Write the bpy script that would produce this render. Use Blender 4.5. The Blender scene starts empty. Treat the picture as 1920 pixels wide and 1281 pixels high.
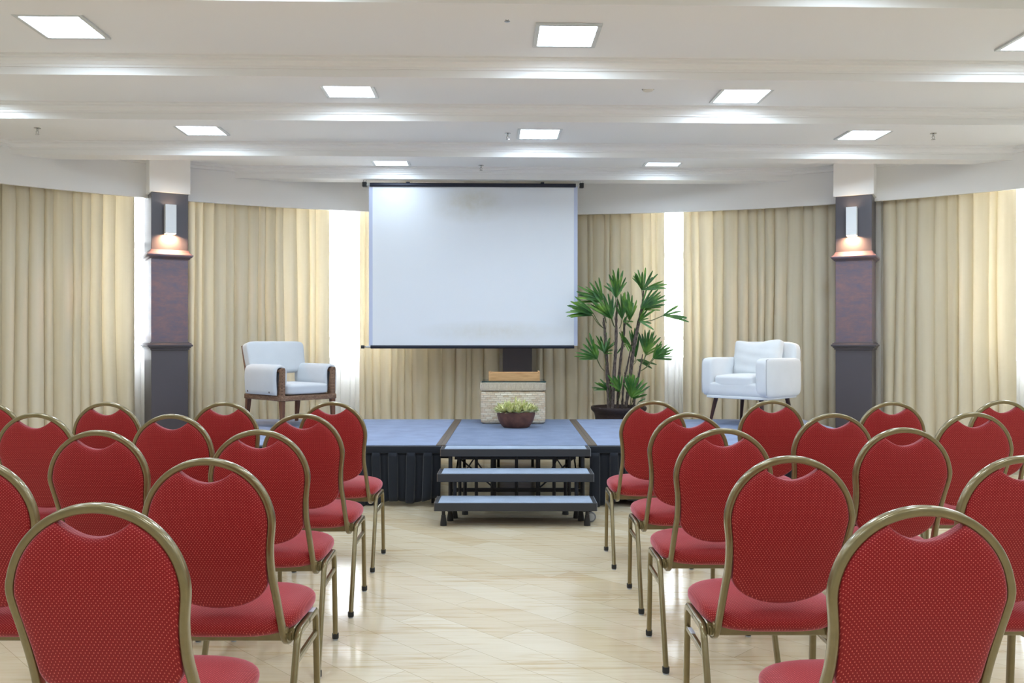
import bpy, bmesh, math, random
from math import sin, cos, pi, radians, sqrt, atan2
from mathutils import Vector, Matrix, Euler, Quaternion

random.seed(7)
scene = bpy.context.scene
COL = scene.collection

# ------------------------------------------------------------------ camera
F = 1600.0                      # focal length in pixels of a 1920 px wide frame
EYE = 1.31
cam_d = bpy.data.cameras.new('camera')
cam_d.sensor_fit = 'HORIZONTAL'; cam_d.sensor_width = 36.0
cam_d.lens = 36.0 * F / 1920.0
cam_d.clip_start = 0.05; cam_d.clip_end = 100
cam = bpy.data.objects.new('camera', cam_d); COL.objects.link(cam)
cam.location = (0, 0, EYE); cam.rotation_euler = (pi / 2, 0, 0)
scene.camera = cam

# ------------------------------------------------------------------ world, exposure
world = bpy.data.worlds.new('world'); scene.world = world; world.use_nodes = True
bg = world.node_tree.nodes['Background']
bg.inputs['Color'].default_value = (0.86, 0.93, 1.0, 1); bg.inputs['Strength'].default_value = 8.0
vs = scene.view_settings
vs.view_transform = 'Standard'; vs.look = 'None'; vs.gamma = 1.0; vs.use_curve_mapping = False
vs.exposure = 1.42
PANEL = 18.5                     # radiance of the ceiling lamps
LAMP_COL = (0.705, 0.85, 1.0)
GLOW = 11.0                       # radiance of the diffusers themselves; the rest leaves them as a downward beam

YAW = 0.026                      # the room's cross axis against the camera's
ZB = EYE + 1.775                 # underside of the beams
ZC = EYE + 1.90                  # coffers
ZV = EYE + 1.49                  # lower edge of the curved pelmet wall
AX, AY, AR = 0.218, 2.62, 7.387  # the curved wall: centre and radius
STAGE = 0.485

# lamps above and behind the camera, part of the same ceiling grid
def ceiling_area(x, y, k=0.62, spread=168):
    l = bpy.data.lights.new('ceiling_panel_light', 'AREA'); l.shape = 'SQUARE'; l.size = 0.36
    l.energy = k * PANEL * 0.36 * 0.36 * pi; l.color = LAMP_COL; l.spread = radians(spread)
    o = bpy.data.objects.new('ceiling_panel_light', l); COL.objects.link(o)
    o.location = (x, y, ZC - 0.0135); o.rotation_euler = (0, 0, YAW)
for (y, xs) in ((4.05, (-4.1, -1.2, 1.75, 4.7)), (2.85, (-2.7, 0.3, 3.2)), (1.65, (-4.1, -1.2, 1.75, 4.7)), (0.45, (-2.7, 0.3, 3.2)),
                (-0.75, (-4.1, -1.2, 1.75, 4.7)), (-1.95, (-2.7, 0.3, 3.2)), (6.45, (-4.15, 4.7))):
    for x in xs: ceiling_area(x, y)

# ------------------------------------------------------------------ small helpers
def S(r, g, b):
    f = lambda c: c / 12.92 if c <= 0.04045 else ((c + 0.055) / 1.055) ** 2.4
    return (f(r / 255), f(g / 255), f(b / 255), 1.0)

def px(x, y, d):
    return Vector(((x - 960) / F * d, d, EYE + (640.5 - y) / F * d))

class MB:
    def __init__(s): s.v = []; s.f = []
    def add(s, vs_, fs):
        n = len(s.v); s.v += [tuple(p) for p in vs_]; s.f += [tuple(i + n for i in q) for q in fs]; return s
    def bm(s, b, M=None):
        b.verts.index_update()
        vs_ = [(M @ v.co) if M else v.co.copy() for v in b.verts]
        s.add(vs_, [[v.index for v in q.verts] for q in b.faces]); b.free(); return s
    def box(s, lo, hi, bev=0.0, seg=2, M=None):
        b = bmesh.new(); bmesh.ops.create_cube(b, size=1)
        lo = Vector(lo); hi = Vector(hi)
        for v in b.verts:
            v.co = Vector(((lo[i] + hi[i]) / 2 + v.co[i] * (hi[i] - lo[i]) for i in range(3)))
        if bev > 0: bmesh.ops.bevel(b, geom=b.edges[:] + b.verts[:], offset=bev, segments=seg, profile=0.5, affect='EDGES')
        return s.bm(b, M)
    def grid(s, fn, nu, nv, cu=False, cv=False):
        """fn(i, j) for i in range(nu), j in range(nv)"""
        vs_ = [fn(i, j) for i in range(nu) for j in range(nv)]
        fs = []
        for i in range(nu if cu else nu - 1):
            for j in range(nv if cv else nv - 1):
                a, b = i, (i + 1) % nu; c, d = j, (j + 1) % nv
                fs.append((a * nv + c, b * nv + c, b * nv + d, a * nv + d))
        return s.add(vs_, fs)
    def sweep(s, path, w, h, n=4.0, seg=16, init=None, closed=False, caps=True, taper=None):
        """superellipse section w (along N) x h (along B), parallel transport from init (B)"""
        P = [Vector(p) for p in path]; m = len(P)
        T = []
        for i in range(m):
            a = P[(i - 1) % m] if (closed or i > 0) else P[i]; b = P[(i + 1) % m] if (closed or i < m - 1) else P[i]
            T.append((b - a).normalized())
        B = Vector(init) if init else (Vector((0, 0, 1)) if abs(T[0].z) < 0.9 else Vector((0, 1, 0)))
        B = (B - T[0] * B.dot(T[0])).normalized()
        rings = []
        for i in range(m):
            if i: B = (T[i - 1].rotation_difference(T[i]) @ B); B = (B - T[i] * B.dot(T[i])).normalized()
            N = T[i].cross(B)
            k = taper(i / max(1, m - 1)) if taper else 1.0
            ring = []
            for q in range(seg):
                a = 2 * pi * (q + 0.5) / seg; c, d = cos(a), sin(a)
                e = 2.0 / n
                ring.append(P[i] + N * (math.copysign(abs(c) ** e, c) * w / 2 * k) + B * (math.copysign(abs(d) ** e, d) * h / 2 * k))
            rings.append(ring)
        s.grid(lambda i, j: rings[i][j], m, seg, closed, True)
        if caps and not closed:
            b = len(s.v) - m * seg
            s.f.append(tuple(b + q for q in range(seg - 1, -1, -1))); s.f.append(tuple(b + (m - 1) * seg + q for q in range(seg)))
        return s
    def tube(s, path, r, seg=10, **k): return s.sweep(path, 2 * r, 2 * r, n=2.0, seg=seg, **k)
    def lathe(s, prof, seg=32, M=None, close=True):
        vs_ = []; fs = []; m = len(prof)
        for r, z in prof:
            for q in range(seg):
                p = Vector((r * cos(2 * pi * q / seg), r * sin(2 * pi * q / seg), z)); vs_.append(M @ p if M else p)
        for i in range(m - 1):
            for q in range(seg):
                a = i * seg + q; b = i * seg + (q + 1) % seg
                fs.append((a, b, b + seg, a + seg))
        if close:
            fs.append(tuple(range(seg - 1, -1, -1))); fs.append(tuple((m - 1) * seg + q for q in range(seg)))
        return s.add(vs_, fs)
    def quadric(s, c, size, n=5.0, div=10, M=None, fn=None):
        """rounded box: a subdivided cube pushed on a superquadric; fn(p in -1..1) -> p deforms it"""
        b = bmesh.new(); bmesh.ops.create_cube(b, size=2)
        bmesh.ops.subdivide_edges(b, edges=b.edges[:], cuts=div, use_grid_fill=True)
        nn = n if isinstance(n, (tuple, list)) else (n, n, n)
        for v in b.verts:
            p = v.co
            k = max(abs(p.x), abs(p.y), abs(p.z))
            q = (abs(p.x) ** nn[0] + abs(p.y) ** nn[1] + abs(p.z) ** nn[2])
            q = q ** (1.0 / min(nn)) if q > 0 else 1
            p = p / q
            if fn: p = fn(p)
            v.co = Vector((c[0] + p.x * size[0] / 2, c[1] + p.y * size[1] / 2, c[2] + p.z * size[2] / 2))
        return s.bm(b, M)
    def build(s, name, mat, parent=None, smooth=True, angle=35, M=None):
        me = bpy.data.meshes.new(name)
        me.from_pydata([M @ Vector(p) for p in s.v] if M else s.v, [], s.f); me.update()
        b = bmesh.new(); b.from_mesh(me)
        bmesh.ops.recalc_face_normals(b, faces=b.faces[:]); b.to_mesh(me); b.free()
        if smooth:
            for p in me.polygons: p.use_smooth = True
            me.set_sharp_from_angle(angle=radians(angle))
        if mat: me.materials.append(mat)
        o = bpy.data.objects.new(name, me); COL.objects.link(o)
        if parent: o.parent = parent
        return o

def tag(o, label=None, cat=None, group=None, kind=None):
    if label: o['label'] = label
    if cat: o['category'] = cat
    if group: o['group'] = group
    if kind: o['kind'] = kind
    return o
def empty(name, loc, rz=0.0, label=None, cat=None, group=None):
    o = bpy.data.objects.new(name, None); COL.objects.link(o)
    o.empty_display_size = 0.1
    o.location = loc; o.rotation_euler = (0, 0, rz)
    return tag(o, label, cat, group)
def copy_tree(o, parent=None):
    c = o.copy(); COL.objects.link(c)
    if parent: c.parent = parent
    for ch in list(o.children): copy_tree(ch, c)
    return c
def fillet(pts, r, n=6):
    P = [Vector(p) for p in pts]; out = [P[0]]
    for i in range(1, len(P) - 1):
        a = (P[i - 1] - P[i]); b = (P[i + 1] - P[i]); k = min(r, a.length * 0.45, b.length * 0.45)
        p0 = P[i] + a.normalized() * k; p2 = P[i] + b.normalized() * k
        for q in range(n + 1):
            t = q / n; out.append(p0 * (1 - t) ** 2 + P[i] * 2 * t * (1 - t) + p2 * t * t)
    out.append(P[-1]); return out
def catmull(pts, n=6):
    P = [Vector(p) for p in pts]; out = []
    for i in range(len(P) - 1):
        a = P[max(i - 1, 0)]; b = P[i]; c = P[i + 1]; d = P[min(i + 2, len(P) - 1)]
        for q in range(n):
            t = q / n
            out.append(0.5 * ((2 * b) + (c - a) * t + (2 * a - 5 * b + 4 * c - d) * t * t + (3 * b - a - 3 * c + d) * t ** 3))
    out.append(P[-1]); return out

# ------------------------------------------------------------------ materials
def mat(name, col=(0.8, 0.8, 0.8, 1), rough=0.5, metal=0.0, **kw):
    m = bpy.data.materials.new(name); m.use_nodes = True
    p = m.node_tree.nodes['Principled BSDF']
    p.inputs['Base Color'].default_value = col; p.inputs['Roughness'].default_value = rough; p.inputs['Metallic'].default_value = metal
    for k, v in kw.items(): p.inputs[k.replace('_', ' ')].default_value = v
    return m
class NT:
    def __init__(s, m): s.t = m.node_tree; s.p = s.t.nodes['Principled BSDF']
    def n(s, typ, **kw):
        o = s.t.nodes.new(typ)
        for k, v in kw.items(): setattr(o, k, v)
        return o
    def l(s, a, b): s.t.links.new(a, b)
    def coord(s, scale=(1, 1, 1), rot=(0, 0, 0), loc=(0, 0, 0)):
        tc = s.n('ShaderNodeTexCoord'); mp = s.n('ShaderNodeMapping')
        mp.inputs['Scale'].default_value = scale; mp.inputs['Rotation'].default_value = rot; mp.inputs['Location'].default_value = loc
        s.l(tc.outputs['Object'], mp.inputs['Vector']); return mp.outputs['Vector']
    def noise(s, vec, scale=5, detail=3, rough=0.5):
        o = s.n('ShaderNodeTexNoise'); o.inputs['Scale'].default_value = scale; o.inputs['Detail'].default_value = detail; o.inputs['Roughness'].default_value = rough
        s.l(vec, o.inputs['Vector']); return o.outputs['Fac']
    def ramp(s, fac, stops):
        o = s.n('ShaderNodeValToRGB'); e = o.color_ramp.elements
        while len(e) < len(stops): e.new(0.5)
        for q, (pos, c) in zip(e, stops): q.position = pos; q.color = c
        s.l(fac, o.inputs['Fac']); return o.outputs['Color']
    def mix(s, fac, a, b, mode='MIX'):
        o = s.n('ShaderNodeMix', data_type='RGBA', blend_type=mode)
        for sock, v in ((o.inputs[0], fac), (o.inputs[6], a), (o.inputs[7], b)):
            if hasattr(v, 'default_value') and not isinstance(v, (tuple, float, int)): s.l(v, sock)
            else: sock.default_value = v
        return o.outputs[2]
    def math(s, op, a, b=None):
        o = s.n('ShaderNodeMath', operation=op)
        for sock, v in ((o.inputs[0], a), (o.inputs[1], b)):
            if v is None: continue
            if isinstance(v, (int, float)): sock.default_value = v
            else: s.l(v, sock)
        return o.outputs[0]
    def bump(s, h, strength=0.3, dist=0.01):
        o = s.n('ShaderNodeBump'); o.inputs['Strength'].default_value = strength; o.inputs['Distance'].default_value = dist
        s.l(h, o.inputs['Height']); s.l(o.outputs['Normal'], s.p.inputs['Normal'])
    def col(s, c): s.l(c, s.p.inputs['Base Color'])

def fabric_mat(name, base, vary=0.06, scale=900, rough=0.9, bump=0.15, **kw):
    m = mat(name, base, rough, **kw); t = NT(m); v = t.coord()
    w = t.noise(v, scale, 2); big = t.noise(v, 6, 3)
    dark = tuple(c * (1 - 2.2 * vary) for c in base[:3]) + (1,); lite = tuple(min(1, c * (1 + vary)) for c in base[:3]) + (1,)
    t.col(t.ramp(t.math('ADD', t.math('MULTIPLY', w, 0.6), t.math('MULTIPLY', big, 0.4)), [(0.3, dark), (0.7, lite)]))
    t.bump(w, bump, 0.002); return m

M = {}
M['white'] = mat('white_paint', S(250, 249, 247), 0.65)
M['ceil'] = mat('ceiling_paint', S(250, 249, 247), 0.8)
for k in ('white', 'ceil'):
    t = NT(M[k]); t.bump(t.noise(t.coord(), 60, 3), 0.02, 0.002)
M['side'] = mat('side_wall_paint', S(248, 246, 242), 0.7)

# floor: pale timber planks laid on the diagonal, lacquered
m = M['floor'] = mat('timber_floor', S(222, 204, 165), 0.13, Specular_IOR_Level=0.55)
t = NT(m); v = t.coord(rot=(0, 0, radians(45)))
br = t.n('ShaderNodeTexBrick', offset=0.37, offset_frequency=2, squash=1.0)
br.inputs['Scale'].default_value = 1.0; br.inputs['Brick Width'].default_value = 1.35; br.inputs['Row Height'].default_value = 0.175
br.inputs['Mortar Size'].default_value = 0.0011; br.inputs['Mortar Smooth'].default_value = 0.4
br.inputs['Color1'].default_value = S(233, 223, 202); br.inputs['Color2'].default_value = S(222, 206, 178); br.inputs['Mortar'].default_value = S(178, 160, 130)
t.l(v, br.inputs['Vector'])
gr = t.noise(t.coord(scale=(1.6, 22, 1), rot=(0, 0, radians(45))), 1.6, 6, 0.62)
gr2 = t.noise(t.coord(scale=(0.9, 4, 1), rot=(0, 0, radians(45))), 1.3, 3)
g = t.ramp(t.math('ADD', t.math('MULTIPLY', gr, 0.65), t.math('MULTIPLY', gr2, 0.35)), [(0.34, S(220, 198, 162)), (0.48, S(246, 240, 228)), (0.7, S(255, 253, 249))])
t.col(t.mix(0.85, br.outputs['Color'], g, 'MULTIPLY'))
t.l(t.math('ADD', t.math('MULTIPLY', gr2, 0.10), 0.08), m.node_tree.nodes['Principled BSDF'].inputs['Roughness'])
t.bump(t.math('ADD', t.math('MULTIPLY', br.outputs['Fac'], -1.0), t.math('MULTIPLY', gr2, 0.3)), 0.05, 0.002)

# red dotted upholstery
m = M['red'] = mat('red_dotted_fabric', S(170, 38, 42), 0.6, Specular_IOR_Level=0.35, Sheen_Weight=1.0, Sheen_Roughness=0.33, Sheen_Tint=(1.0, 0.42, 0.52, 1))
t = NT(m); tc = t.n('ShaderNodeTexCoord'); sp = t.n('ShaderNodeSeparateXYZ'); t.l(tc.outputs['Object'], sp.inputs[0])
k = 2 * pi / 0.0092
a = t.math('SINE', t.math('MULTIPLY', sp.outputs['X'], k))
b = t.math('SINE', t.math('MULTIPLY', t.math('ADD', sp.outputs['Z'], sp.outputs['Y']), k * 1.09))
dots = t.ramp(t.math('MULTIPLY', a, b), [(0.58, (0, 0, 0, 1)), (0.85, (1, 1, 1, 1))])
wv = t.noise(tc.outputs['Object'], 700, 2)
base = t.ramp(wv, [(0.3, S(136, 12, 16)), (0.7, S(160, 22, 27))])
t.col(t.mix(dots, base, S(222, 108, 98)))
t.bump(t.math('ADD', dots, wv), 0.2, 0.0015)

m = M['gold'] = mat('olive_gold_frame', S(146, 132, 96), 0.28, 0.5, Coat_Weight=0.7, Coat_Roughness=0.12)
t = NT(m); n_ = t.noise(t.coord(), 40, 3); t.col(t.ramp(n_, [(0.3, S(126, 112, 74)), (0.7, S(134, 119, 80))]))
M['glide'] = mat('clear_plastic_glide', S(190, 195, 200), 0.25)
M['black'] = mat('black_plastic', S(30, 31, 34), 0.45)
M['sticker'] = mat('white_sticker', S(225, 228, 238), 0.5)
t = NT(M['sticker']); tc = t.coord(scale=(1, 1, 1))

# curtains
def curtain_mat(name, c1, c2, trans, tc_):
    m = bpy.data.materials.new(name); m.use_nodes = True; nt = m.node_tree
    t = NT(m); p = t.p; p.inputs['Roughness'].default_value = 0.9; p.inputs['Specular IOR Level'].default_value = 0.2
    v = t.coord(scale=(1, 1, 0.02)); n_ = t.noise(v, 14, 3)
    t.col(t.ramp(n_, [(0.35, c1), (0.65, c2)]))
    tr = t.n('ShaderNodeBsdfTranslucent'); tr.inputs['Color'].default_value = tc_
    mx = t.n('ShaderNodeMixShader'); mx.inputs[0].default_value = trans
    t.l(p.outputs[0], mx.inputs[1]); t.l(tr.outputs[0], mx.inputs[2])
    t.l(mx.outputs[0], nt.nodes['Material Output'].inputs['Surface']); return m
M['curtain'] = curtain_mat('beige_curtain', S(228, 218, 192), S(238, 229, 207), 0.22, S(240, 220, 180))
m = M['sheer'] = curtain_mat('white_sheer', S(238, 238, 236), S(244, 244, 243), 0.55, (0.92, 0.93, 0.94, 1))
nt = m.node_tree; t = NT(m)
tp = t.n('ShaderNodeBsdfTransparent'); mx = t.n('ShaderNodeMixShader'); mx.inputs[0].default_value = 0.22
old = nt.nodes['Material Output'].inputs['Surface'].links[0].from_socket
t.l(old, mx.inputs[1]); t.l(tp.outputs[0], mx.inputs[2]); t.l(mx.outputs[0], nt.nodes['Material Output'].inputs['Surface'])
m = M['glass'] = bpy.data.materials.new('window_glass'); m.use_nodes = True; t = NT(m)
tp = t.n('ShaderNodeBsdfTransparent'); gl = t.n('ShaderNodeBsdfGlossy'); gl.inputs['Roughness'].default_value = 0.03
mx = t.n('ShaderNodeMixShader'); mx.inputs[0].default_value = 0.06
t.l(tp.outputs[0], mx.inputs[1]); t.l(gl.outputs[0], mx.inputs[2]); t.l(mx.outputs[0], m.node_tree.nodes['Material Output'].inputs['Surface'])
M['alu'] = mat('window_frame_grey', S(150, 152, 156), 0.45, 0.3)

# pillars
M['pill_low'] = mat('pillar_dark_paint', S(86, 82, 88), 0.42)
m = M['pill_mid'] = mat('pillar_mottled_veneer', S(100, 72, 76), 0.35); t = NT(m)
v = t.coord(scale=(1, 1, 2.5)); a = t.noise(v, 6, 5, 0.7); b = t.noise(v, 30, 3, 0.7)
t.col(t.ramp(t.math('ADD', t.math('MULTIPLY', a, 0.75), t.math('MULTIPLY', b, 0.25)), [(0.36, S(104, 102, 122)), (0.5, S(122, 106, 116)), (0.66, S(140, 113, 114))]))
M['sconce'] = mat('white_lacquered_metal', S(228, 230, 232), 0.4)

def emit(name, col, s):
    m = bpy.data.materials.new(name); m.use_nodes = True; nt = m.node_tree
    e = nt.nodes.new('ShaderNodeEmission'); e.inputs[0].default_value = tuple(col[:3]) + (1,); e.inputs[1].default_value = s
    nt.links.new(e.outputs[0], nt.nodes['Material Output'].inputs['Surface']); return m
M['lamp'] = emit('lit_diffuser', LAMP_COL, GLOW)
M['lamp_dim'] = emit('lit_diffuser_dim', LAMP_COL, 4.0)
M['warm'] = emit('warm_bulb_face', (1.0, 0.72, 0.45), 12)
M['lampframe'] = mat('lamp_frame', S(214, 217, 216), 0.4)

# screen
m = M['screen'] = mat('screen_fabric', S(232, 236, 242), 0.55); t = NT(m)
tc = t.n('ShaderNodeTexCoord')
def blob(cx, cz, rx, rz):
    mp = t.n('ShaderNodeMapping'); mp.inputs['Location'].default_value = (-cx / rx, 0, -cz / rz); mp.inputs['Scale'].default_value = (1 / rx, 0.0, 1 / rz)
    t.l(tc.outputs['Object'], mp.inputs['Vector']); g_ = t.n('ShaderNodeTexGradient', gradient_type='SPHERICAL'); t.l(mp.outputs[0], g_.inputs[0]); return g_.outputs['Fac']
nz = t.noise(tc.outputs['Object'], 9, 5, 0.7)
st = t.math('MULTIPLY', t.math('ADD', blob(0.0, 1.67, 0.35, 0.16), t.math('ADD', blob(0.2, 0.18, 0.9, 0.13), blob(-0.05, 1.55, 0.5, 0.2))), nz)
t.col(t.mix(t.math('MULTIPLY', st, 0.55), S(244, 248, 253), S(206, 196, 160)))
M['screen_edge'] = mat('screen_edge_tape', S(206, 214, 238), 0.5)
M['bar'] = mat('dark_blue_black_metal', S(40, 44, 58), 0.4, 0.3)

# stage
M['carpet'] = fabric_mat('blue_grey_carpet', S(146, 160, 190), 0.13, 260, 0.95, 0.3)
M['carpet2'] = fabric_mat('slate_blue_carpet', S(128, 142, 170), 0.14, 220, 0.95, 0.3)
M['tread'] = fabric_mat('pale_grey_tread_carpet', S(158, 172, 192), 0.12, 300, 0.95, 0.3)
M['edge'] = mat('bronze_edge_strip', S(118, 106, 96), 0.5, 0.4)
M['skirt'] = fabric_mat('navy_black_skirt_cloth', S(17, 24, 36), 0.08, 700, 0.85, 0.1, Sheen_Weight=0.15)
M['steel'] = mat('black_steel', S(38, 39, 44), 0.45, 0.2)
M['fascia'] = mat('charcoal_step_fascia', S(52, 53, 57), 0.55)
M['hub'] = mat('pale_grey_plastic', S(186, 190, 194), 0.45)
M['rubber'] = mat('grey_rubber', S(120, 124, 130), 0.6)

# furniture
M['linen'] = fabric_mat('pale_grey_linen', S(214, 218, 222), 0.035, 800, 0.9, 0.15)
M['cream'] = fabric_mat('off_white_upholstery', S(233, 235, 236), 0.03, 800, 0.9, 0.15)
M['welt'] = mat('grey_welt', S(186, 186, 190), 0.8)
M['darkwood'] = mat('dark_walnut_leg', S(64, 36, 32), 0.35)
m = M['teak'] = mat('brown_wood_leg', S(112, 72, 52), 0.4); t = NT(m)
t.col(t.ramp(t.noise(t.coord(scale=(12, 12, 1)), 3, 4), [(0.3, S(92, 56, 40)), (0.7, S(128, 84, 60))]))
def wicker(name, c1, c2, gap, bw, rh, twill=0.0, strength=0.8, noise_c=None):
    m = mat(name, c1, 0.55); t = NT(m)
    tc = t.n('ShaderNodeTexCoord'); sp = t.n('ShaderNodeSeparateXYZ'); t.l(tc.outputs['Object'], sp.inputs[0])
    cb = t.n('ShaderNodeCombineXYZ'); u_ = t.math('ADD', sp.outputs['X'], sp.outputs['Y']); z_ = sp.outputs['Z']
    if twill:
        w1 = t.noise(tc.outputs['Object'], 22, 2); w2 = t.noise(t.coord(loc=(3, 1, 2)), 18, 2)
        z_ = t.math('ADD', z_, t.math('MULTIPLY', w1, 0.012)); u_ = t.math('ADD', u_, t.math('MULTIPLY', w2, 0.02))
        u_ = t.math('ADD', u_, t.math('MULTIPLY', t.math('FLOOR', t.math('DIVIDE', z_, rh)), bw * twill))
    t.l(u_, cb.inputs[0]); t.l(z_, cb.inputs[1])
    br = t.n('ShaderNodeTexBrick', offset=0.0 if twill else 0.5); br.inputs['Scale'].default_value = 1.0
    br.inputs['Brick Width'].default_value = bw; br.inputs['Row Height'].default_value = rh; br.inputs['Mortar Size'].default_value = rh * 0.13; br.inputs['Mortar Smooth'].default_value = 0.7
    br.inputs['Color1'].default_value = c1; br.inputs['Color2'].default_value = c2; br.inputs['Mortar'].default_value = gap
    t.l(cb.outputs[0], br.inputs['Vector'])
    n_ = t.noise(tc.outputs['Object'], 60, 3)
    t.col(t.mix(t.math('MULTIPLY', n_, 0.7), br.outputs['Color'], noise_c or c2))
    t.bump(t.math('MULTIPLY', br.outputs['Fac'], -1.0), strength, 0.006); return m
M['rattan'] = wicker('brown_rattan', S(176, 140, 112), S(132, 98, 74), S(50, 34, 26), 0.034, 0.014)
M['seagrass'] = wicker('bleached_seagrass', S(250, 240, 220), S(206, 170, 122), S(158, 132, 98), 0.062, 0.0195, twill=0.30, noise_c=S(246, 236, 216))
M['seagrass_lid'] = wicker('bleached_seagrass_cord', S(244, 234, 214), S(226, 210, 182), S(186, 164, 134), 0.012, 0.05, noise_c=S(246, 236, 218))
M['tableglass'] = mat('green_edged_glass', S(70, 140, 150), 0.05, Transmission_Weight=0.85, IOR=1.45)
m = M['pine'] = mat('oiled_pine', S(196, 138, 80), 0.4); t = NT(m)
t.col(t.ramp(t.noise(t.coord(scale=(2, 2, 30)), 3, 4, 0.6), [(0.3, S(196, 146, 96)), (0.65, S(226, 182, 130))]))
m = M['bowl'] = mat('rust_brown_clay', S(108, 70, 58), 0.5); t = NT(m)
t.col(t.ramp(t.noise(t.coord(), 14, 4), [(0.3, S(86, 54, 46)), (0.7, S(124, 82, 66))]))
M['soil'] = mat('dark_soil', S(46, 38, 30), 0.95)
m = M['succ'] = mat('variegated_yellow_green_leaf', S(190, 200, 110), 0.5, Subsurface_Weight=0.0); t = NT(m)
t.col(t.ramp(t.noise(t.coord(), 45, 3), [(0.3, S(166, 186, 104)), (0.45, S(222, 222, 148)), (0.65, S(246, 242, 200))]))
m = M['leaf'] = mat('palm_leaf_green', S(58, 104, 44), 0.35); t = NT(m)
t.col(t.ramp(t.noise(t.coord(), 7, 3), [(0.3, S(42, 88, 42)), (0.5, S(70, 122, 48)), (0.7, S(124, 164, 66))]))
m = M['cane'] = mat('fibrous_cane', S(84, 72, 66), 0.85); t = NT(m)
n_ = t.noise(t.coord(scale=(1, 1, 0.35)), 70, 4, 0.7); t.col(t.ramp(n_, [(0.35, S(52, 42, 40)), (0.65, S(126, 112, 104))])); t.bump(n_, 0.7, 0.01)
M['petiole'] = mat('petiole_green', S(104, 112, 70), 0.5)
M['potwicker'] = wicker('dark_brown_wicker', S(74, 58, 56), S(56, 42, 42), S(28, 20, 20), 0.026, 0.012)
M['chrome'] = mat('chrome', S(190, 190, 188), 0.2, 0.9)
M['beigeplastic'] = mat('ivory_plastic', S(224, 218, 204), 0.45)

# ------------------------------------------------------------------ room shell
def arc(phi, r): return (AX + r * sin(phi), AY + r * cos(phi))
def phi_px(x, r):
    k = (x - 960) / F
    # X = k*Y ; (kY-AX)^2+(Y-AY)^2=r^2
    A = k * k + 1; B = -2 * (k * AX + AY); C_ = AX * AX + AY * AY - r * r
    Y = (-B + sqrt(B * B - 4 * A * C_)) / (2 * A)
    return atan2(k * Y - AX, Y - AY)
XW = 5.9
PHI0 = -math.asin((XW + AX) / AR); PHI1 = math.asin((XW - AX) / AR)

MB().box((-XW - 0.9, -4.2, -0.1), (XW + 0.9, 11.2, 0)).build('floor', M['floor'], smooth=False)['kind'] = 'structure'
MB().box((-XW - 0.9, -4.2, ZC), (XW + 0.9, 11.2, ZC + 0.15)).build('ceiling', M['ceil'], smooth=False)['kind'] = 'structure'
MB().box((-XW - 0.2, -4.2, 0), (-XW, 8.0, ZC)).build('wall_left', M['side'], smooth=False)['kind'] = 'structure'
MB().box((XW, -4.2, 0), (XW + 0.2, 8.0, ZC)).build('wall_right', M['side'], smooth=False)['kind'] = 'structure'
MB().box((-XW - 0.2, -4.2, 0), (XW + 0.2, -4.0, ZC)).build('wall_front', M['side'], smooth=False)['kind'] = 'structure'

# beams with a small cornice on the near face
RY = Matrix.Rotation(YAW, 4, 'Z')
beams = [-3.0, -1.8, -0.45, 0.8, 2.05, 3.27, 4.48, 5.75, 6.89, 8.21, 9.34]
n_tr = 1
for y0 in beams:
    b = MB()
    prof = [(0.0, ZB), (0.0, ZC - 0.075), (-0.012, ZC - 0.075), (-0.012, ZC - 0.06), (-0.022, ZC - 0.055), (-0.03, ZC - 0.04), (-0.045, ZC - 0.032),
            (-0.045, ZC - 0.018), (-0.06, ZC - 0.013), (-0.06, ZC + 0.01)]
    w = 0.22
    back = [(w - y, z) for y, z in reversed(prof)]
    pr = prof + back
    xs = (-6.7, 6.7)
    b.add([(x, y0 + y, z) for x in xs for y, z in pr], [])
    n = len(pr)
    b.f += [(i, i + 1, n + i + 1, n + i) for i in range(n - 1)] + [(n - 1, 0, n, 2 * n - 1)]
    b.f += [tuple(range(n)), tuple(range(2 * n - 1, n - 1, -1))]
    o = b.build('trim_%d' % n_tr, M['ceil'], smooth=False, M=RY); o['kind'] = 'structure'; n_tr += 1

# curved pelmet wall above the curtains
def arc_band(mb, r0, r1, z0, z1, p0, p1, n):
    P = [p0 + (p1 - p0) * i / n for i in range(n + 1)]
    sec = [(r0, z0), (r1, z0), (r1, z1), (r0, z1)]
    def fn(i, j): x, y = arc(P[i], sec[j][0]); return (x, y, sec[j][1])
    b = len(mb.v); mb.grid(fn, n + 1, 4, False, True)
    mb.f.append((b, b + 1, b + 2, b + 3)); e = b + n * 4; mb.f.append((e + 3, e + 2, e + 1, e)); return mb
wb = MB()
arc_band(wb, AR, AR + 0.04, ZV, ZC + 0.02, PHI0, PHI1, 96)
arc_band(wb, AR + 0.03, AR + 0.75, 2.98, 3.05, PHI0, PHI1, 96)      # soffit over the curtain pocket
WIN = [(232, 318), (604, 700), (1236, 1296), (1893, 1990)]
RO = AR + 0.50
wins = [(phi_px(a, RO), phi_px(b, RO)) for a, b in WIN]
cur = PHI0 - 0.12
for a, b in wins + [(PHI1 + 0.12, None)]:
    n = max(2, int((a - cur) / 0.03)); arc_band(wb, RO, RO + 0.2, 0, 3.02, cur, a, n)
    if b is not None:
        arc_band(wb, RO, RO + 0.2, 0, 1.06, a, b, 6); cur = b
wb.build('wall_back', M['white'], angle=25)['kind'] = 'structure'
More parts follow.
